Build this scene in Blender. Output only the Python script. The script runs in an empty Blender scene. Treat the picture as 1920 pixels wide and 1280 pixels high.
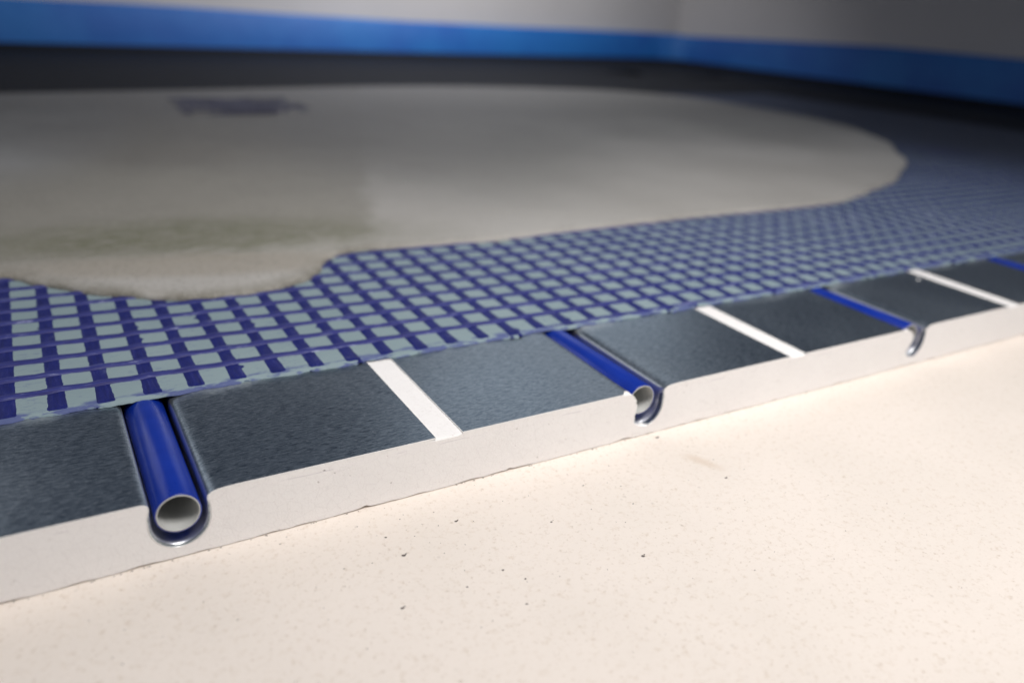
import bpy, bmesh, math, random
from mathutils import Vector, noise
random.seed(7)
S = 0.2                      # one pipe pitch = 0.2 m; all numbers below are in pitches
C = bpy.context.scene.collection

# ------------------------------------------------------------------ camera
cam = bpy.data.cameras.new('camera'); camo = bpy.data.objects.new('camera', cam); C.objects.link(camo)
camo.location = (-0.12558*S, -1.22146*S, 0.80447*S)
camo.rotation_euler = (1.16053, -0.065646, -0.528986)
cam.sensor_width = 36; cam.lens = 1500.42/1920*36
cam.clip_start = 0.005; cam.clip_end = 60
cam.dof.use_dof = True; cam.dof.focus_distance = 1.55*S
cam.dof.aperture_fstop = (cam.lens/1000)/(0.0275*S)
bpy.context.scene.camera = camo

# ------------------------------------------------------------------ world and lamps
w = bpy.data.worlds.new('World'); bpy.context.scene.world = w; w.use_nodes = True
w.node_tree.nodes['Background'].inputs[0].default_value = (0.50, 0.62, 0.86, 1)
w.node_tree.nodes['Background'].inputs[1].default_value = 0.11

def area(name, loc, target, size, power, col, sy=None):
    L = bpy.data.lights.new(name, 'AREA'); L.energy = power; L.color = col
    L.shape = 'RECTANGLE'; L.size = size*S; L.size_y = (sy or size)*S
    o = bpy.data.objects.new(name, L); C.objects.link(o); o.location = Vector(loc)*S
    o.rotation_euler = (Vector(target)-Vector(loc)).to_track_quat('-Z', 'Y').to_euler()
    return o
area('key_softbox', (1.25, -1.9, 4.3), (1.6, 0.1, 0), 1.6, 4.15, (1, 0.965, 0.93)).data.spread = math.radians(112)
area('back_sheen_fill', (4.6, 5.6, 3.4), (1.2, 0.4, 0), 3.0, 0.75, (0.86, 0.93, 1.0))  # unseen lamp, added to lay a sheen on the plates
area('left_fill', (-3.0, 5.0, 4.2), (0.4, 0.2, 0), 3.0, 1.3, (0.97, 0.98, 1.0))  # unseen lamp, added for reflections in the groove metal
area('wall_fill', (4.5, 5.2, 4.6), (3.6, 8.3, 0.9), 2.2, 6.4, (0.95, 0.96, 1.0)).data.spread = math.radians(130)  # unseen lamp, added to brighten the walls and blue strip

vs = bpy.context.scene.view_settings
vs.view_transform = 'Standard'; vs.look = 'None'; vs.exposure = 0; vs.gamma = 1; vs.use_curve_mapping = False

# ------------------------------------------------------------------ helpers
def n3(x, y, z=0): return noise.noise(Vector((x, y, z)))
def tag(o, label=None, cat=None, group=None, kind=None):
    if label: o['label'] = label
    if cat: o['category'] = cat
    if group: o['group'] = group
    if kind: o['kind'] = kind
    return o
def obj(name, verts, faces, mats, parent=None, smooth=True, midx=None):
    me = bpy.data.meshes.new(name)
    me.from_pydata([(v[0]*S, v[1]*S, v[2]*S) for v in verts], [], faces)
    for m in (mats if isinstance(mats, list) else [mats]): me.materials.append(m)
    if smooth: me.polygons.foreach_set('use_smooth', [True]*len(me.polygons))
    if midx: me.polygons.foreach_set('material_index', midx)
    me.update()
    o = bpy.data.objects.new(name, me); C.objects.link(o)
    if parent:
        o.parent = parent
        o.location = -parent.location          # shapes are written in place; the Empty marks the base
    return o
def empty(name, loc):
    o = bpy.data.objects.new(name, None); C.objects.link(o); o.location = Vector(loc)*S; o.empty_display_size = 0.01
    return o

class NT:
    def __init__(s, name, **kw):
        s.m = bpy.data.materials.new(name); s.m.use_nodes = True
        s.t = s.m.node_tree; s.b = s.t.nodes['Principled BSDF']
        tc = s.t.nodes.new('ShaderNodeNewGeometry'); mp = s.t.nodes.new('ShaderNodeVectorMath'); mp.operation = 'SCALE'
        mp.inputs['Scale'].default_value = 1/S
        s.t.links.new(tc.outputs['Position'], mp.inputs[0]); s.P = mp.outputs[0]; s.geo = tc
        for k, v in kw.items(): s.b.inputs[k.replace('_', ' ')].default_value = v
    def set(s, sock, val):
        if isinstance(val, (int, float)): sock.default_value = val
        elif isinstance(val, (tuple, list)): sock.default_value = (*val, 1) if len(val) == 3 and sock.type == 'RGBA' else val
        else: s.t.links.new(val, sock)
    def inp(s, name, val): s.set(s.b.inputs[name], val)
    def scale(s, v3, rot=0, loc=(0, 0, 0)):
        n = s.t.nodes.new('ShaderNodeMapping'); s.t.links.new(s.P, n.inputs[0])
        n.inputs['Scale'].default_value = v3; n.inputs['Rotation'].default_value = (0, 0, rot); n.inputs['Location'].default_value = loc
        return n.outputs[0]
    def noise(s, sc, det=4, rough=.55, vec=None, dist=0, col=False):
        n = s.t.nodes.new('ShaderNodeTexNoise'); s.t.links.new(vec or s.P, n.inputs['Vector'])
        n.inputs['Scale'].default_value = sc; n.inputs['Detail'].default_value = det; n.inputs['Roughness'].default_value = rough
        n.inputs['Distortion'].default_value = dist
        return n.outputs['Color' if col else 'Fac']
    def voro(s, sc, vec=None, feature='F1', out='Distance', rnd=1):
        n = s.t.nodes.new('ShaderNodeTexVoronoi'); s.t.links.new(vec or s.P, n.inputs['Vector']); n.feature = feature
        n.inputs['Scale'].default_value = sc; n.inputs['Randomness'].default_value = rnd
        return n.outputs[out]
    def ramp(s, f, a, b, c0=0, c1=1):
        n = s.t.nodes.new('ShaderNodeMapRange'); n.interpolation_type = 'SMOOTHSTEP'
        s.set(n.inputs[0], f)
        for i, v in enumerate((a, b, c0, c1)): n.inputs[i+1].default_value = v
        return n.outputs[0]
    def math(s, op, a, b=0, c=0):
        n = s.t.nodes.new('ShaderNodeMath'); n.operation = op
        s.set(n.inputs[0], a); s.set(n.inputs[1], b); s.set(n.inputs[2], c); return n.outputs[0]
    def mix(s, f, a, b, mode='MIX'):
        n = s.t.nodes.new('ShaderNodeMix'); n.data_type = 'RGBA'; n.blend_type = mode
        s.set(n.inputs[0], f); s.set(n.inputs[6], a); s.set(n.inputs[7], b); return n.outputs[2]
    def bump(s, h, strength, dist, prev=None):
        n = s.t.nodes.new('ShaderNodeBump'); n.inputs['Strength'].default_value = strength; n.inputs['Distance'].default_value = dist*S
        s.set(n.inputs['Height'], h)
        if prev: s.t.links.new(prev, n.inputs['Normal'])
        s.t.links.new(n.outputs[0], s.b.inputs['Normal']); return n.outputs[0]
    def xyz(s):
        n = s.t.nodes.new('ShaderNodeSeparateXYZ'); s.t.links.new(s.P, n.inputs[0]); return n.outputs
    def spot(s, x, y, rx, ry, rot=0, nz=.35, nsc=6, soft=.35):
        """an irregular stain of its own shape, 1 inside and 0 outside"""
        X, Y, Z = s.xyz()
        dx = s.math('SUBTRACT', X, x); dy = s.math('SUBTRACT', Y, y)
        ca, sa = math.cos(rot), math.sin(rot)
        u = s.math('DIVIDE', s.math('ADD', s.math('MULTIPLY', dx, ca), s.math('MULTIPLY', dy, sa)), rx)
        v = s.math('DIVIDE', s.math('SUBTRACT', s.math('MULTIPLY', dy, ca), s.math('MULTIPLY', dx, sa)), ry)
        d = s.math('SQRT', s.math('ADD', s.math('MULTIPLY', u, u), s.math('MULTIPLY', v, v)))
        d = s.math('ADD', d, s.math('MULTIPLY', s.math('SUBTRACT', s.noise(nsc, 5), .5), nz*2))
        return s.ramp(d, 1+soft/2, 1-soft/2)

# ------------------------------------------------------------------ materials
def m_floor():
    n = NT('floor_board', Roughness=.85); n.b.inputs['Specular IOR Level'].default_value = .25
    c = n.mix(n.ramp(n.noise(3, 3), .35, .7), (.815, .74, .675), (.78, .71, .645))
    c = n.mix(n.ramp(n.noise(75, 5, .75), .50, .72, 0, .50), c, (.62, .52, .42))
    c = n.mix(n.ramp(n.noise(62, 6, .75), .58, .72, 0, .22), c, (.60, .50, .40))
    c = n.mix(n.ramp(n.noise(150, 3, .7), .60, .74, 0, .45), c, (.45, .38, .32))
    msk = n.math('MULTIPLY', n.ramp(n.voro(26), .13, .05), n.ramp(n.noise(5, 3), .50, .62))
    c = n.mix(n.math('MULTIPLY', msk, .22), c, (.30, .25, .21))
    c = n.mix(n.math('MULTIPLY', n.spot(1.065, -.15, .040, .014, -1.15, .7, 30, 1.4), .28), c, (.50, .34, .20))
    c = n.mix(n.math('MULTIPLY', n.spot(.50, -.60, .035, .03, 0, .2, 10, .6), .18), c, (.45, .42, .40))
    n.inp('Base Color', c)
    b = n.bump(n.noise(140, 5, .7), .25, .003); n.bump(n.noise(25, 4), .3, .006, b)
    return n.m
def m_foam():
    n = NT('polystyrene', Roughness=.75); n.b.inputs['Specular IOR Level'].default_value = .3
    n.b.inputs['Subsurface Weight'].default_value = .15; n.b.inputs['Subsurface Radius'].default_value = (.004, .004, .004)
    c = n.mix(n.ramp(n.noise(7, 3), .35, .7), (.92, .895, .88), (.94, .915, .90))
    v = n.voro(48, None, 'DISTANCE_TO_EDGE')
    c = n.mix(n.ramp(v, .04, .0, 0, .16), c, (.62, .58, .58))
    c = n.mix(n.ramp(n.noise(110, 4, .75), .56, .74, 0, .40), c, (.62, .57, .54))
    pit = n.math('MULTIPLY', n.ramp(n.voro(60), .17, .08), n.ramp(n.noise(22, 2), .56, .66))
    c = n.mix(n.math('MULTIPLY', pit, .5), c, (.40, .35, .34))
    n.inp('Base Color', c)
    X, Y, Z = n.xyz()
    ln = n.math('ABSOLUTE', n.math('ADD', n.math('ADD', Z, .0155), n.math('MULTIPLY', n.math('SUBTRACT', n.noise(6, 3), .5), .008)))
    ln = n.math('MULTIPLY', n.ramp(ln, .0011, .0003), n.ramp(n.noise(7, 3, .6, n.scale((1, 1, .2))), .50, .60))
    c = n.mix(n.math('MULTIPLY', ln, .5), c, (.50, .46, .50)); n.inp('Base Color', c)
    b = n.bump(n.noise(230, 4, .7), .35, .0022); b = n.bump(n.noise(18, 4, .6), .2, .006, b)
    n.bump(pit, .4, -.006, b)
    return n.m
def m_alu():
    n = NT('brushed_aluminium', Metallic=.96, Roughness=.3)
    g = n.noise(42, 4, .75, n.scale((1, 6.5, 6.5), .12))
    g2 = n.noise(100, 3, .75, n.scale((1, 4.0, 4.0), .12))
    cl = n.noise(1.6, 2, .5, dist=.3)
    c = n.mix(n.ramp(g, .32, .68), (.16, .205, .25), (.44, .50, .56))
    c = n.mix(n.ramp(g2, .54, .72, 0, .6), c, (.95, .98, 1.0))
    c = n.mix(n.ramp(g2, .48, .30, 0, .35), c, (.16, .19, .23))
    c = n.mix(n.ramp(cl, .45, .75, 0, .12), c, (.9, .93, .96))
    X, Y, Z = n.xyz()
    # pale dust of dried adhesive wiped onto the metal just in front of the coat
    yy = n.math('ADD', Y, n.math('MULTIPLY', n.math('SUBTRACT', n.noise(5, 3), .5), .10))
    yy = n.math('ADD', yy, n.math('MULTIPLY', n.math('SUBTRACT', n.noise(70, 4, .7, n.scale((1, .35, 1))), .5), .06))
    dust = n.math('MULTIPLY', n.ramp(yy, .325, .39), n.ramp(n.noise(3.1, 2, .5), .46, .60))
    c = n.mix(n.math('MULTIPLY', dust, .6), c, (.42, .45, .46))
    # specks and scratches
    sp = n.math('MULTIPLY', n.ramp(n.voro(38), .055, .03), n.ramp(n.noise(9, 2), .5, .6))
    c = n.mix(sp, c, (.95, .95, .95))
    n.inp('Base Color', c)
    n.inp('Metallic', n.math('SUBTRACT', .96, n.math('MULTIPLY', dust, .7)))
    n.inp('Roughness', n.math('ADD', n.ramp(cl, .35, .68, .26, .36), n.ramp(g, .3, .7, 0, .10)))
    b = n.bump(g, .06, .0008); b = n.bump(g2, .05, .0005, b); n.bump(cl, .10, .02, b)
    return n.m
def m_plain(name, col, rough, **kw):
    n = NT(name, Roughness=rough, **kw); 
    c = n.mix(n.ramp(n.noise(12, 4), .3, .7), tuple(x*.93 for x in col), col)
    n.inp('Base Color', c); return n.m
def m_pipe():
    n = NT('blue_pipe_plastic', Roughness=.3)
    n.b.inputs['Coat Weight'].default_value = .08; n.b.inputs['Coat Roughness'].default_value = .1
    c = n.mix(n.ramp(n.noise(14, 4), .35, .7), (.004, .026, .28), (.006, .032, .32))
    c = n.mix(n.math('MULTIPLY', n.ramp(n.voro(70), .10, .05), n.ramp(n.noise(11, 2), .58, .66)), c, (.12, .35, .62))
    n.inp('Base Color', c); n.inp('Roughness', n.ramp(n.noise(60, 4, .7, n.scale((1, .08, 1))), .3, .7, .26, .40))
    n.bump(n.noise(8, 3, .5, n.scale((1, .3, 1))), .15, .004)
    return n.m
def m_coat():
    n = NT('grey_adhesive', Roughness=.7); n.b.inputs['Specular IOR Level'].default_value = .3
    c = n.mix(n.ramp(n.noise(2.5, 3), .3, .7), (.245, .325, .35), (.28, .36, .385))
    st = n.noise(40, 6, .78, n.scale((.8, 4.2, 1), .06), .4)
    zone = n.ramp(n.noise(1.9, 3, .5, n.scale((1.8, .8, 1))), .42, .58, .12, 1)
    k = n.math('MULTIPLY', n.ramp(st, .555, .66), zone)
    c = n.mix(n.math('MULTIPLY', k, .75), c, (.055, .065, .25))
    c = n.mix(n.ramp(n.noise(90, 4, .7), .58, .72, 0, .35), c, (.33, .38, .37))
    X, Y, Z = n.xyz()
    # blue fringe where the mesh colour has bled out along the front edge
    e = n.math('ADD', Y, n.math('MULTIPLY', n.math('SUBTRACT', n.noise(9, 4, .6), .5), .05))
    fr = n.math('MULTIPLY', n.ramp(e, .402, .385), n.ramp(n.noise(26, 4, .6, n.scale((.6, 2, 1))), .42, .56))
    c = n.mix(n.math('MULTIPLY', fr, .75), c, (.05, .06, .26))
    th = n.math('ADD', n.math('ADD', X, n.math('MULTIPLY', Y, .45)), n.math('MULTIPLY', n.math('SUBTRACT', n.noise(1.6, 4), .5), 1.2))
    c = n.mix(n.ramp(th, 4.3, 7.0), c, (.050, .060, .070))      # light falling off to the far right, painted into the coat colour
    n.inp('Base Color', c)
    b = n.bump(st, .25, .004); n.bump(n.noise(9, 4), .3, .01, b)
    return n.m
def m_strand(name, dark, mid, light, along_x):
    n = NT(name, Roughness=.5); n.b.inputs['Specular IOR Level'].default_value = .35
    sc = (.10, 1, 1) if along_x else (1, .12, 1)
    f = n.noise(120, 4, .7, n.scale(sc), .3)
    c = n.mix(n.ramp(f, .33, .56), dark, mid)
    c = n.mix(n.math('MULTIPLY', n.ramp(f, .56, .70), n.ramp(n.noise(30, 2), .35, .65)), c, light)
    c = n.mix(n.ramp(n.noise(60, 4, .7), .60, .74, 0, .4), c, dark)
    X, Y, Z = n.xyz()
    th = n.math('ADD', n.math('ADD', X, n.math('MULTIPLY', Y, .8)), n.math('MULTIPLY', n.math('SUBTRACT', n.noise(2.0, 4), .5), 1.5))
    c = n.mix(n.ramp(th, 5.0, 7.8, 0, .85), c, (.035, .042, .055) if along_x else (.022, .026, .036))     # same fall-off of light painted into the yarn colours
    sm = n.math('MULTIPLY', n.ramp(n.noise(13, 5, .7), .60, .72), .55)
    c = n.mix(sm, c, (.10, .12, .24))
    n.inp('Base Color', c); n.bump(f, .5, .004)
    return n.m
def m_screed():
    n = NT('levelling_screed', Roughness=.45); n.b.inputs['Specular IOR Level'].default_value = .28
    c = n.mix(n.ramp(n.noise(1.3, 4, .55), .3, .7), (.43, .41, .38), (.49, .47, .44))
    # older, darker pour on the left with its own wavy outline
    X, Y, Z = n.xyz()
    a = n.math('SUBTRACT', X, n.math('MULTIPLY', n.math('SUBTRACT', Y, 1.22), .36))
    a = n.math('ADD', a, n.math('MULTIPLY', n.math('SUBTRACT', n.noise(4, 4), .5), .22))
    a = n.math('MULTIPLY', n.ramp(a, .86, .77), n.ramp(Y, 1.16, 1.35))
    c = n.mix(n.math('MULTIPLY', a, .85), c, n.mix(n.noise(6, 4), (.235, .22, .18), (.31, .29, .245)))
    # pale patch far left
    c = n.mix(n.math('MULTIPLY', n.spot(-.3, 3.9, .62, 1.5, 0, .15, 1.5, .5), .8), c, (.40, .40, .40))
    # olive smear
    ol = n.spot(.30, 1.40, .62, .20, -.17, .35, 4, 1.2)
    c = n.mix(n.math('MULTIPLY', ol, n.ramp(n.noise(26, 5, .7, n.scale((.5, 2, 1))), .36, .62, .25, .95)), c, (.15, .155, .085))
    c = n.mix(n.math('MULTIPLY', n.spot(.25, 1.12, .50, .10, -.2, .3, 6, .8), .75), c, (.36, .32, .26))
    # darker area towards the middle back
    c = n.mix(n.math('MULTIPLY', n.spot(1.85, 3.1, .95, 1.5, -.3, .2, 1.5, 1.0), .85), c, (.16, .155, .14))
    c = n.mix(n.math('MULTIPLY', n.spot(.40, 3.1, .55, .6, 0, .2, 1.5, .8), .4), c, (.17, .15, .12))
    # fading light towards the back edge, painted in as a darker colour
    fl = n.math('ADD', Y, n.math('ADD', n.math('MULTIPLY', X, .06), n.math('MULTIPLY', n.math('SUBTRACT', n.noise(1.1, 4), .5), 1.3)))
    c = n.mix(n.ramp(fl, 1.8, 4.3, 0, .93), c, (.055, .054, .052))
    at = n.t.nodes.new('ShaderNodeAttribute'); at.attribute_name = 'dark_rim'
    wr = n.math('MULTIPLY', at.outputs['Fac'], n.ramp(n.noise(5, 4, .6), .35, .6))
    c = n.mix(n.math('MULTIPLY', wr, .85), c, (.12, .11, .075))  # darker along the rim, strongest on the left
    # sand grain
    c = n.mix(n.ramp(n.noise(170, 4, .75), .40, .68, .0, .35), c, (.60, .57, .52))
    gr = n.math('MULTIPLY', n.ramp(n.noise(85, 5, .75), .52, .70), n.ramp(X, 1.2, .6, .35, .75))
    c = n.mix(gr, c, (.18, .165, .135))
    n.inp('Base Color', c)
    b = n.bump(n.noise(120, 5, .7), .35, .004)
    b = n.bump(n.noise(14, 5, .6, n.scale((.35, 1.6, 1), -.12)), .35, .008, b)
    b = n.bump(n.noise(2.4, 3, .5), .4, .03, b)
    return n.m
def m_wall():
    n = NT('painted_plaster', Roughness=.8)
    c = n.mix(n.ramp(n.noise(.5, 3), .3, .7), (.56, .53, .51), (.60, .57, .55)); n.inp('Base Color', c)
    n.bump(n.noise(12, 4), .2, .01); return n.m
def m_band():
    n = NT('blue_foam_band', Roughness=.55)
    c = n.mix(n.ramp(n.noise(1.2, 3), .3, .7), (.008, .10, .40), (.014, .15, .47)); n.inp('Base Color', c)
    n.bump(n.noise(3, 3), .3, .03); return n.m

M = dict(floor=m_floor(), foam=m_foam(), alu=m_alu(), pipe=m_pipe(), coat=m_coat(), screed=m_screed(), wall=m_wall(), band=m_band(),
         liner=m_plain('white_liner_plastic', (.50, .51, .50), .35), foil=m_plain('black_foil', (.012, .013, .016), .7, Specular_IOR_Level=.12),
         fold=m_plain('brightened_fold_aluminium', (.72, .74, .76), .36, Metallic=.92), cut=m_plain('cut_aluminium_edge', (.95, .94, .92), .4), dusty=m_plain('dusty_mesh_yarn', (.075, .075, .11), .9),  # fold: same metal as the plates, groove brightness painted in as paler colour
         grit=m_plain('dark_grit', (.13, .11, .10), .8), blot=m_plain('dark_splash', (.03, .03, .08), .6),
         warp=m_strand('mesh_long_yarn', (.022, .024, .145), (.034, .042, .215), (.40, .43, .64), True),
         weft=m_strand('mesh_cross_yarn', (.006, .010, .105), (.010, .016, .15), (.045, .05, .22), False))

# ------------------------------------------------------------------ floor
H = 0.1218                                   # height of the insulation panel
o = obj('floor', [(-8, -7, -H), (14, -7, -H), (14, 12, -H), (-8, 12, -H)], [(0, 1, 2, 3)], M['floor'], smooth=False)
tag(o, 'smooth beige floor board with tiny dark specks', 'floor', kind='structure')

# ------------------------------------------------------------------ plate and panel cross-sections
LO, HI = -.464, .4773                         # plate extent either side of its pipe
SHIFT = [0, .010, .006, 0]
def channel(k):
    s = SHIFT[k]
    pts = [(-.075, 0), (-.062, -.0002), (-.054, -.0012), (-.0488, -.005), (-.0462, -.012), (-.046, -.03)]
    for i in range(0, 19):
        a = math.pi + math.pi*i/18; pts.append((.046*math.cos(a), -.047+.046*math.sin(a)))
    pts += [(.046, -.03), (.0465, -.015), (.0495, -.009), (.056, -.0048), (.066, -.002), (.080, -.0006), (.10, 0)]
    return [(k+s+(x*.90 if -.05 < x < 0 else x+.004 if x < -.05 else x), z) for x, z in pts]
def offset(p, d, extra=0):
    out = []; d0 = d
    for i in range(len(p)):
        a = p[max(0, i-1)]; b = p[min(len(p)-1, i+1)]
        t = Vector((b[0]-a[0], b[1]-a[1])).normalized()
        d = d0+extra*min(1, max(0, (-p[i][1]-.010)/.02))
        out.append((p[i][0]+t.y*d, p[i][1]-t.x*d))
    return out
TH = .0028
def seg(a, b, step):
    n = max(1, int(abs(b-a)/step)); return [a+(b-a)*i/n for i in range(n+1)]

# insulation panel -----------------------------------------------------------
def foam_top(front):
    P = []
    gaps = []
    x = -2.6
    for k in range(4):
        ch = offset(channel(k), TH, .0045 if front else 0)
        P += [(xx, -TH) for xx in seg(x, ch[0][0], .012)][:-1]
        if front and k in (1, 2):
            # broken crumbly left lip standing in front of the pipe end
            if k == 1: edge = [(-.046, -.0035), (-.036, -.0045), (-.029, -.010), (-.0235, -.014), (-.0245, -.019), (-.0175, -.024), (-.0205, -.029), (-.0155, -.034), (-.0175, -.040), (-.0145, -.046), (-.0185, -.051), (-.0165, -.058), (-.0195, -.063), (-.0170, -.069), (-.0205, -.074), (-.0165, -.079), (-.0185, -.084), (-.010, -.089), (.0, -.0935)]
            else: edge = [(-.046, -.0035), (-.030, -.004), (-.018, -.008), (-.008, -.015), (-.004, -.024), (-.0025, -.034), (-.003, -.044), (-.006, -.054), (-.010, -.062), (-.0165, -.069), (-.019, -.074), (-.014, -.080), (-.008, -.086), (.003, -.0925)]
            le = [(k+a, b) for a, b in edge]
            right = [q for q in ch if q[0] > k+.012 and not (q[1] > -.05 and q[0] < k)]
            # resample so the front profile has as many points as the rear one
            nl = len(ch)-len(right)
            L = []
            for i in range(nl):
                u = i/(nl-1)*(len(le)-1); j = min(int(u), len(le)-2); f = u-j
                L.append((le[j][0]*(1-f)+le[j+1][0]*f, le[j][1]*(1-f)+le[j+1][1]*f))
            L[0] = ch[0]
            P += L+right
        else:
            P += ch
        x = ch[-1][0]+.001
    P += [(xx, -TH) for xx in seg(x, 9.86, .012)]
    return P
def gap_at(x):
    for k in range(-1, 5):
        if k+HI-.002 < x < k+1+LO+.002: return True
    return x < LO
rear = foam_top(False); fr = foam_top(True)
NP = len(rear)
verts, faces = [], []
def ring(prof, y, dz=0, xs=1.0, botn=True):
    i0 = len(verts)
    for (x, z) in prof:
        zz = z
        if dz and gap_at(x) and abs(z+TH) < 1e-4: zz = z-dz
        if z > -.0029 and x > -1: zz += .0003*n3(x*40, y*3)
        verts.append((x if x < 4 else 4+(x-4)*xs, y, zz))
    return i0
rows = [ring(fr, 0, .0045), ring(fr, .0035, .0008), ring(fr, .0125), ring(rear, .013), ring(rear, .4), ring(rear, 8.3, 0, .70)]
for a, b in zip(rows, rows[1:]):
    for i in range(NP-1): faces.append((a+i, a+i+1, b+i+1, b+i))
# bottom of the front face: slightly crumbled so a thin shadow line forms against the floor
bi = len(verts)
bx = seg(9.86, -2.6, .010)
for x in bx:
    c = .0010+max(0, n3(x*22, 3.3)+.1)*.0045 + max(0, n3(x*95, 8.1))*.0022 + (.006*max(0, n3(x*6, 1.7)-.38)) + .0006
    for cx, w_ in ((.958, .020), (.655, .006), (.33, .006), (1.985, .008), (1.45, .006)):
        c += .0045*math.exp(-((x-cx)/w_)**2)
    verts.append((x, 0, -H+c))
faces.append(tuple(list(range(rows[0], rows[0]+NP))+list(range(bi, bi+len(bx))))[::-1])
b2 = len(verts)
for x in bx: verts.append((x, .012, -H+.0004))
for i in range(len(bx)-1): faces.append((bi+i, bi+i+1, b2+i+1, b2+i))
panel = obj('insulation_panel', verts, faces, M['foam'], smooth=False)
tag(panel, 'white polystyrene insulation panel with round grooves cut across it, lying on the beige floor', 'insulation panel')

# aluminium plates -----------------------------------------------------------
plate_lab = ['aluminium heat plate folded around the nearest pipe, at the left edge of the photo',
             'aluminium heat plate folded around the second pipe, behind the chipped foam lip',
             'aluminium heat plate folded around the third pipe, with a white speck near its far corner',
             'aluminium heat plate folded around the farthest pipe, at the right edge of the photo']
for k in range(4):
    a, b = k+LO, k+HI
    ch = channel(k)
    prof = [(x, .00035*n3(x*9, k)) for x in [a, a+.0010]+seg(a, ch[0][0], .02)[1:]][:-1]+ch+[(x, 0) for x in seg(ch[-1][0]+.004, b, .02)]
    low = offset(prof, TH-.0002)
    ys = [(.0 if k == 0 else .013)]; ys += [ys[0]+.0008, ys[0]+.0040, ys[0]+.008, .1, .2, .3, .4, 6.0]
    v, f = [], []
    for y in ys:
        for q, (x, z) in enumerate(prof):
            yy = y
            if k and y < .016 and (x < k-.05 or x > k+.02): yy = y-.013    # only the folded part sits back behind the foam lip
            fl = (.0055 if y == ys[0] else .0048 if y == ys[1] else .0018 if y == ys[2] else 0)*min(1, max(0, (-z-.008)/.02))
            if fl:
                a_, b_ = prof[q-1], prof[q+1]; tt = Vector((b_[0]-a_[0], b_[1]-a_[1])).normalized(); v.append((x+tt.y*fl, yy, z-tt.x*fl)); continue
            v.append((x, yy, z))
        for q, (x, z) in enumerate(offset(prof, TH-.0002, .0040) if y == ys[0] else low):
            yy = y
            if k and y < .016 and (prof[q][0] < k-.05 or prof[q][0] > k+.02): yy = y-.013
            v.append((x, yy, z))
    n = len(prof); mi = []
    for r in range(len(ys)-1):
        A, B = r*2*n, (r+1)*2*n
        for i in range(n-1):
            f.append((A+i, A+i+1, B+i+1, B+i)); mi.append(1 if (r == 0 and prof[i][1] > -.006) or i == 0 else 2 if min(prof[i][1], prof[i+1][1]) < -.010 else 0)
            f.append((A+n+i+1, A+n+i, B+n+i, B+n+i+1)); mi.append(0)
        f.append((A, B, B+n, A+n)); f.append((A+n-1, A+2*n-1, B+2*n-1, B+n-1)); mi += [1, 1]
    m0 = len(f)
    for i in range(n-1): f.append((i+1, i, n+i, n+i+1))
    p = obj('heat_plate', v, f, [M['alu'], M['cut'], M['fold']], midx=mi+[1]*(len(f)-m0))
    p.data.set_sharp_from_angle(angle=math.radians(35))
    if k == 2:
        v, f = [], []
        for i in range(9): v.append((2.433+.007*math.cos(i*.698), .289+.007*math.sin(i*.698), .0004))
        v.append((2.433, .289, .004)); f = [(i, (i+1) % 9, 9) for i in range(9)]
        obj('speck', v, f, M['cut'], p)
    tag(p, plate_lab[k], 'metal plate', 'aluminium heat plates on the panel')

# pipes ----------------------------------------------------------------------
pipe_lab = ['nearest blue pipe, its whole round open end showing at lower left',
            'second blue pipe, its open end half hidden by the chipped foam lip',
            'third blue pipe, only a thin rim of its end showing',
            'farthest blue pipe, cut off by the right edge of the photo']
R = .0380
def tube(ro, ri, cx, cz, ys, both=True, lean=0, N=64):
    v, f = [], []
    for r, y in ys:
        for i in range(N):
            a = 2*math.pi*i/N; v.append((cx+r*math.cos(a)+lean*y, y, cz+r*math.sin(a)-.0045*min(1, y/.35)))
    for s in range(len(ys)-1):
        for i in range(N):
            j = (i+1) % N; f.append((s*N+i, s*N+j, (s+1)*N+j, (s+1)*N+i))
    return v, f
pipe_y = [.0, .0125, .0155, .02]
for k in range(4):
    y0 = pipe_y[k]; e = empty('heating_pipe', (k, y0, -.032)); cx, cz = k+.0012+(.004 if k == 1 else 0), -.0318
    v, f = tube(0, 0, cx, cz, [(R-.0022, y0+.0002), (R-.0006, y0), (R, y0+.0012), (R, y0+.35), (R, 7.4)])
    sl = obj('sleeve', v, f, M['pipe'], e)
    v, f = tube(0, 0, cx, cz, [(R-.0024, y0+.5), (R-.0024, y0+.0002), (R-.0028, y0-.0006), (R-.0048, y0-.0006), (R-.0054, y0+.0008), (R-.0054, y0+.35), (R-.0054, 7.4)])
    li = obj('liner', v, f, M['liner'], e)
    tag(e, pipe_lab[k], 'pipe', 'blue heating pipes in the grooves')

# ------------------------------------------------------------------ adhesive coat
def cap_x(y): return 8.36+(8.35-y)*.195-.02    # where the right-hand wall stands at depth y
nx = 1500; x0, x1 = -2.6, 9.80
def edge_y(x):
    return .372-.010*max(0, min(1, (x-.9)/.3))+.007*n3(x*2.2, 4)+.011*n3(x*11, 9)+.0065*n3(x*37, 2)+.004*n3(x*110, 6) + (.012 if x < .15 else 0)*0
v, f = [], []
prof = [(0, .0005), (.0015, .0042), (.006, .0068), (.02, .0078), (.08, .0084), (7.6, .0088)]
for dy, z in prof:
    for i in range(nx+1):
        x = x0+(x1-x0)*i/nx
        y = edge_y(x)*(1 if dy < .1 else 0)+dy
        if dy > 1: x = x0+(min(x1, cap_x(y))-x0)*i/nx
        v.append((x, y, z))
for r in range(len(prof)-1):
    for i in range(nx): f.append((r*(nx+1)+i, r*(nx+1)+i+1, (r+1)*(nx+1)+i+1, (r+1)*(nx+1)+i))
coat = obj('adhesive_coat', v, f, M['coat'])
tag(coat, 'thin grey-green adhesive coat with a ragged front edge, spread over plates and pipes', 'adhesive')

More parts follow.
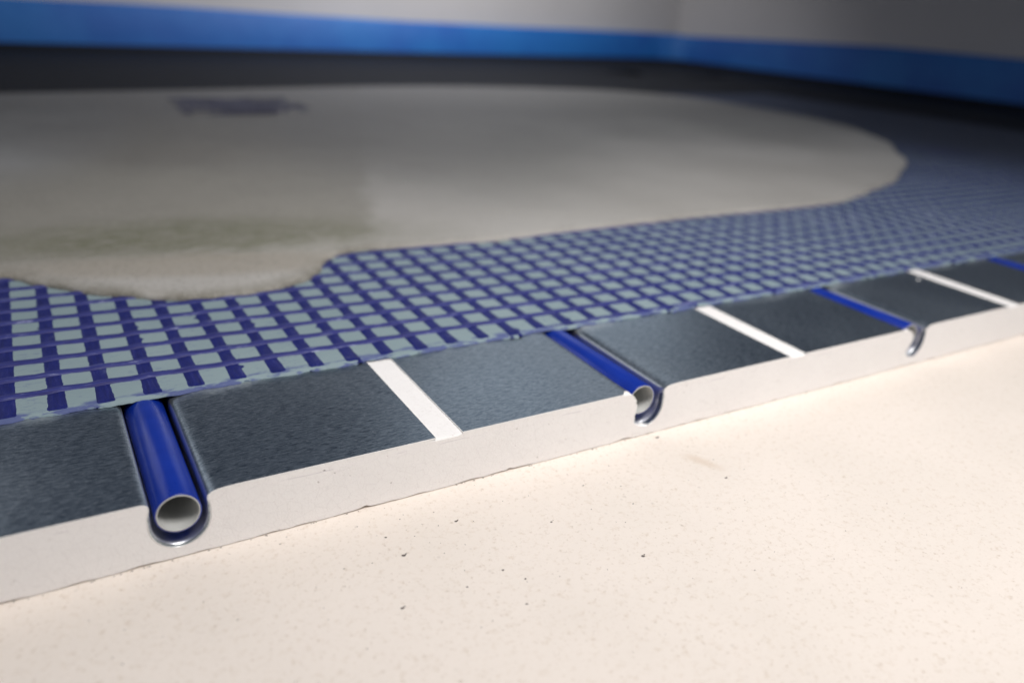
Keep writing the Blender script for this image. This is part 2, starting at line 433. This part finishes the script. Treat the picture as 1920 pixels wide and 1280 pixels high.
# ------------------------------------------------------------------ reinforcing mesh
PX, PY = .0857, .0815
XO, YO = 1.2635+PX/2, .426-PY/2              # a cross yarn at XO+k*PX, a long yarn at YO+j*PY
root = empty('reinforcing_mesh', (0, .38, .009))
def strip(path, wid, zc, axis, V, F, thick=.0016):
    """flattened yarn along a path of (s, t) with half width wid(s); axis 'x' runs along x"""
    base = len(V); n = len(path)
    for (s, t, wl, wr, z) in path:
        for u, h in ((-1, -.0018), (-.72, thick*.7), (0, thick), (.72, thick*.7), (1, -.0018)):
            d = (wl if u < 0 else wr)*u
            V.append((s, t+d, z+h) if axis == 'x' else (t+d, s, z+h))
    for i in range(n-1):
        for q in range(4):
            a = base+i*5+q; b = a+5
            F.append((a, b, b+1, a+1) if axis == 'x' else (a, a+1, b+1, b))
ZM = .0090
V, F = [], []
kx0 = math.ceil((-2.5-XO)/PX); kx1 = int((9.6-XO)/PX)
for k in range(kx0, kx1):
    t0 = XO+k*PX; far = 2.5 if t0 < 5.0 else min(5.6, 8.3-(t0-8.4)/.195-.2) 
    if t0 > 9.3: far = 3.0
    fine = t0 < 4.0
    st = .0068 if fine else .02
    y = edge_y(t0)+.003; path = []
    while y < far:
        ph = ((y-YO)/PY) % 1
        cross = math.exp(-(min(ph, 1-ph)/.14)**2)
        w0 = .0192+.0016*n3(t0*9, y*5, 2)
        wl = w0+.0016*n3(t0*31, y*70, 1)+.0014*n3(t0*17, y*190, 5)+.0011*cross
        wr = w0+.0016*n3(t0*31, y*70, 11)+.0014*n3(t0*17, y*190, 15)+.0011*cross
        # ends of drops of glue: small blue nibs at a few crossings
        nb = n3(t0*53, y*26, 20)
        if nb > .50: wr += (nb-.50)*.06
        nb = n3(t0*47, y*31, 33)
        if nb > .52: wl += (nb-.52)*.06
        path.append((y, t0+.0022*n3(t0*7, y*2.0, 3), wl, wr, ZM-.0006-.0066*max(0, 1-(y-edge_y(t0)-.001)/.019)**1.6))
        y += st
    strip(path, None, None, 'y', V, F, .0008)
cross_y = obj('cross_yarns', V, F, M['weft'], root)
tag(cross_y, 'dark navy cross yarns')
V, F = [], []
for j in range(0, 66):
    t0 = YO+j*PY
    if t0 > 5.6: break
    xe = min(9.3, cap_x(t0)-.1); x = -2.5; path = []
    while x < xe:
        ph = ((x-XO)/PX) % 1; near = math.exp(-(min(ph, 1-ph)/.22)**2)
        t = t0+.0020*n3(x*3, j*1.7)+.0016*n3(x*12, j*3.1)+.0015*math.sin(2*math.pi*ph)
        wbase = .0108+.0022*n3(x*8, j*2.3, 4)+.0016*near
        wl = wbase+.0011*n3(x*90, j*5.1, 6); wr = wbase+.0011*n3(x*90, j*5.1, 9)
        if j == 0:
            if x < .95: x += .0085; continue
            g_ = min(1, (x-.95)/.25); wl *= g_*.8; wr *= g_*.9; t = max(t, edge_y(x)+.009)
        path.append((x, t, wl, wr, ZM+.0008+.0016*near-(.003 if j == 0 else 0)))
        x += .0085 if -.6 < x < 4 and t0 < 1.5 else .02
    strip(path, None, None, 'x', V, F, .0026)
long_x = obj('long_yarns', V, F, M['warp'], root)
tag(long_x, 'paler violet blue long yarns with glossy filaments')
tag(root, 'blue woven fibre reinforcing mesh pressed into the grey-green adhesive', 'mesh')

# ------------------------------------------------------------------ poured screed
out = [(-.244, 1.212), (-.171, 1.142), (-.09, 1.06), (-.007, .987), (.113, .915), (.21, .878), (.307, .868), (.38, .875), (.444, .895), (.51, .93),
       (.561, .974), (.585, 1.03), (.622, 1.084), (.69, 1.13), (.777, 1.147), (.92, 1.125), (1.069, 1.113), (1.22, 1.108), (1.387, 1.11), (1.65, 1.125), (1.897, 1.137),
       (2.275, 1.149), (2.55, 1.14), (2.78, 1.14), (2.97, 1.145), (3.131, 1.162), (3.34, 1.225), (3.555, 1.305), (3.90, 1.43), (4.202, 1.609), (4.52, 1.80), (4.781, 2.059),
       (5.05, 2.30), (5.209, 2.544), (5.40, 2.85), (5.485, 3.152), (5.50, 3.6), (5.414, 4.021), (5.27, 4.6), (4.75, 5.05), (4.069, 5.25), (3.2, 5.35),
       (2.3, 5.3), (1.2, 5.1), (.3, 4.95), (-.3, 4.85), (-1.2, 4.8), (-2.1, 4.6), (-2.45, 3.4), (-2.3, 2.3), (-1.7, 1.7), (-1.0, 1.45), (-.55, 1.38)]
def catmull(P, n):
    Q = []; N = len(P)
    for i in range(N):
        p0, p1, p2, p3 = (Vector(P[(i+d) % N]) for d in (-1, 0, 1, 2))
        m = max(3, int((p2-p1).length/.012)) if p1.y < 2.4 else max(3, int((p2-p1).length/.05))
        for s in range(m):
            t = s/m
            Q.append(.5*((2*p1)+(-p0+p2)*t+(2*p0-5*p1+4*p2-p3)*t*t+(-p0+3*p1-3*p2+p3)*t**3))
    return Q
Q = catmull(out, 8); N = len(Q)
def normal(i, Q):
    t = (Q[(i+1) % N]-Q[i-1]).normalized(); return Vector((-t.y, t.x))     # inward for a counter-clockwise outline
nrm = [normal(i, Q) for i in range(N)]
for i in range(N): Q[i] = Q[i]+nrm[i]*(.007*n3(Q[i].x*14, Q[i].y*14)+.004*n3(Q[i].x*45, Q[i].y*45)+.0025*n3(Q[i].x*130, Q[i].y*130))
v, f = [], []
rings = [(0, .0095), (.0012, .0150), (.005, .0205), (.013, .0240), (.03, .0265), (.06, .0275), (.11, .028)]
for d, z in rings:
    for i in range(N):
        p = Q[i]+nrm[i]*d; zz = z+(.0016*n3(p.x*9, p.y*9) if z > .02 else 0)
        v.append((p.x, p.y, zz))
for r in range(len(rings)-1):
    for i in range(N): f.append((r*N+i, r*N+(i+1) % N, (r+1)*N+(i+1) % N, (r+1)*N+i))
b = (len(rings)-1)*N
f.append(tuple(range(b, b+N)))
screed = empty('poured_screed', (2, 3, .0095))
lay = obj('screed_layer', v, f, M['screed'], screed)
at = lay.data.attributes.new('dark_rim', 'FLOAT', 'POINT')
rim_tone = []
for ri, wv in enumerate((1, 1, .9, .75, .45, 0, 0)):
    for i in range(N): rim_tone.append(wv*max(.12, min(1, (1.0-Q[i].x)/.35)))
at.data.foreach_set('value', rim_tone)
# raised trowel ridge and the lip of the second pour, as low rolls of screed
def roll(name, P, wd, ht, parent):
    Qr = []
    for i in range(len(P)-1):
        for s in range(12):
            t = s/12; Qr.append(Vector(P[i])*(1-t)+Vector(P[i+1])*t)
    v, f = [], []; n = len(Qr)
    for i, p in enumerate(Qr):
        t = (Qr[min(n-1, i+1)]-Qr[max(0, i-1)]).normalized(); nn = Vector((-t.y, t.x))
        p = p+nn*.014*n3(p.x*7, p.y*7); env = math.sin(math.pi*(i+.5)/n)**.6
        for u, h in ((-1, 0), (-.5, .5), (-.1, 1), (.3, .55), (1, 0)):
            q = p+nn*u*wd*env*(1+.4*n3(p.x*20, p.y*20)); v.append((q.x, q.y, .0255+.002*(h > 0)+h*ht*env))
    for i in range(n-1):
        for q in range(4): a = i*5+q; f.append((a, a+5, a+6, a+1))
    return obj(name, v, f, M['screed'], parent)
roll('ridge', [(1.04, 1.66), (1.12, 1.58), (1.32, 1.485), (1.54, 1.355), (1.70, 1.30), (1.95, 1.29), (2.2, 1.31), (2.5, 1.33)], .026, .0035, screed)
roll('ridge', [(.80, 1.21), (.92, 1.42), (1.01, 1.69), (1.10, 1.98), (1.25, 2.4)], .03, .0015, screed)
roll('ridge', [(-.1, 1.22), (.15, 1.18), (.35, 1.17), (.55, 1.20), (.76, 1.225)], .035, .002, screed)
# tiny air-bubble pits and splashes near the rim
v, f = [], []
def disc(v, f, x, y, z, r, ry=None, h=.0012, rot=0, N=8):
    b = len(v); ry = ry or r
    for i in range(N):
        a = 2*math.pi*i/N; rr = 1+.3*n3(x*99+i, y*99)
        u, w_ = r*rr*math.cos(a), ry*rr*math.sin(a)
        v.append((x+u*math.cos(rot)-w_*math.sin(rot), y+u*math.sin(rot)+w_*math.cos(rot), z))
    v.append((x, y, z+h))
    for i in range(N): f.append((b+i, b+(i+1) % N, b+N))
cand = [i for i in range(N) if Q[i].x > -.2 and Q[i].y < 1.7 and .6 < Q[i].x < 4.2]
for s in range(85):
    i = random.choice(cand); d = random.choice([.012, .02, .035, .06, .09])*random.uniform(.6, 1.3)
    p = Q[i]+nrm[i]*d
    disc(v, f, p.x, p.y, .0262, random.uniform(.0012, .003)*(1+p.x*.25))
sp = obj('splash_specks', v, f, M['blot'], screed); tag(sp, kind='stuff')
tag(screed, 'beige grey self-levelling screed poured in a wide rounded pool over the blue mesh', 'screed')

# ------------------------------------------------------------------ loose grit on the floor
v, f = [], []
for x, y, r in [(.288, -.281, .0042), (.342, -.16, .0048), (.471, -.11, .004), (.733, -.349, .0046), (1.066, -.22, .004), (.506, -.308, .0028), (.482, -.271, .003),
                (.406, -.282, .0026), (1.039, -.022, .005), (.636, -.19, .003), (.333, -.099, .003), (.476, -.362, .003), (.765, -.113, .0022), (.82, -.21, .0022)]:
    disc(v, f, x, y, -H+.0004, r*.85, r*.6, .0014, random.uniform(-.6, .2))
    if r > .0038: disc(v, f, x+r*1.1, y+r*.5, -H+.0003, r*.5, r*.3, .0006, .4)
for s in range(240):
    x = random.uniform(-.6, 3.2); y = -abs(random.gauss(0, .28))-.004
    disc(v, f, x, y, -H+.0003, random.uniform(.0006, .0018), random.uniform(.0005, .0012), .0005, random.uniform(0, 3), 6)
for s in range(110):                                     # crumbs gathered along the foot of the panel
    x = random.uniform(-.3, 4.0)
    disc(v, f, x, -random.uniform(.0005, .004), -H+.0004, random.uniform(.001, .003), random.uniform(.0006, .0012), .0009, 0, 6)
g = obj('grit', v, f, M['grit']); tag(g, 'tiny dark grit specks scattered over the beige floor in front of the panel', 'grit', kind='stuff')

# ------------------------------------------------------------------ walls and edge strip
WA, WB = (8.36, 8.42), (10.2, -1.0)
def wallbox(name, a, b, t, h, label):
    d = (Vector(b)-Vector(a)).normalized(); nn = Vector((d.y, -d.x))*t
    P = [Vector(a), Vector(b), Vector(b)+nn, Vector(a)+nn]
    v = [(p.x, p.y, -H) for p in P]+[(p.x, p.y, h) for p in P]
    f = [(0, 1, 5, 4), (1, 2, 6, 5), (2, 3, 7, 6), (3, 0, 4, 7), (4, 5, 6, 7), (3, 2, 1, 0)]
    return tag(obj(name, v, f, M['wall'], smooth=False), label, 'wall')
wallbox('wall', WB, WA, 1.0, 2.6, 'pale grey plaster wall on the right, angled away from the corner')
wallbox('wall', (8.36, 8.422), (-6, 8.02), 1.0, 2.6, 'pale grey plaster wall along the back, left of the corner')
strip_e = empty('edge_strip', (8.2, 8.3, -H))
# foam band: follows both walls, bends softly in the corner
path = [(-6, 7.94), (-2, 7.98), (0, 8.0), (2, 8.06), (4, 8.12), (6, 8.22), (7.4, 8.30), (7.95, 8.30), (8.16, 8.22), (8.26, 8.05), (8.36, 7.7), (8.55, 6.6), (8.80, 5.3), (9.08, 3.8), (9.4, 2.1), (9.9, -.2)]
PP = [Vector(p) for p in path]
Qs = []
for i in range(len(PP)-1):
    for s in range(8): Qs.append(PP[i].lerp(PP[i+1], s/8))
Qs.append(PP[-1])
def top(i, p):
    if p.x < 8.2 and p.y > 7.9: return .415+.006*n3(p.x, 2)+(.045 if p.x < 1.0 else .045*max(0, 1-(p.x-1)/3))
    return .40+.115*min(1, max(0, (8.2-p.y)/3))
v, f = [], []
n = len(Qs)
for i, p in enumerate(Qs):
    t = (Qs[min(n-1, i+1)]-Qs[max(0, i-1)]).normalized(); nn = Vector((t.y, -t.x)); h = top(i, p)
    for d, z in ((0, -H+.001), (0, h-.02), (-.012, h-.004), (-.04, h), (-.07, h-.006), (-.08, h-.03), (-.08, -H+.001)):
        q = p+nn*(-d if False else d)*1.0; v.append((q.x, q.y, z))
m_ = 7
for i in range(n-1):
    for q in range(m_-1): a = i*m_+q; f.append((a, a+1, a+1+m_, a+m_))
obj('foam_band', v, f, M['band'], strip_e)
# foil flap lying on the floor covering in front of the band
v, f = [], []
for i, p in enumerate(Qs):
    t = (Qs[min(n-1, i+1)]-Qs[max(0, i-1)]).normalized(); nn = Vector((t.y, -t.x))
    wd = 3.25+.18*n3(p.x*.8, p.y*.8)
    if p.y < 7.9: wd = 2.35-.30*min(1, (7.9-p.y)/4)
    if 7.4 < p.x < 8.4 and p.y > 7.6: wd = 2.6
    for u in (0, .012, .1, .35, .7, 1):
        q = p+nn*(.004+wd*u)
        z = (.075 if u == 0 else .018)+.004*n3(q.x*3, q.y*3)*(0 < u < 1)
        v.append((q.x, q.y, z))
for i in range(n-1):
    for q in range(5): a = i*6+q; f.append((a, a+1, a+7, a+6))
obj('foil_flap', v, f, M['foil'], strip_e)
tag(strip_e, 'blue foam edge strip standing along both walls with a black foil flap on the floor', 'edge strip')

# blurred scrap of blue mesh lying on the screed at the back
V, F = [], []
bx0, bx1, by0, by1 = .70, 1.50, 3.85, 4.55
scrap = empty('mesh_scrap', (1.2, 4.4, .027))
for i in range(14):
    t = bx0+.02+(bx1-bx0-.04)*i/13
    strip([(by0+(by1-by0)*s/20, t, .022, .022, .030+.006*n3(t, s*.2)) for s in range(random.randint(0, 5), random.randint(14, 21))], None, None, 'y', V, F, .002)
obj('cross_yarns', V, F, M['dusty'], scrap); V, F = [], []
for i in range(10):
    t = by0+.02+(by1-by0-.04)*i/9
    strip([(bx0+(bx1-bx0)*s/30, t, .018, .018, .033+.006*n3(s*.2, t)) for s in range(random.randint(0, 8), random.randint(20, 31))], None, None, 'x', V, F, .003)
obj('long_yarns', V, F, M['dusty'], scrap)
tag(scrap, 'small blurred violet blue piece of mesh lying on the screed at the back', 'mesh piece')
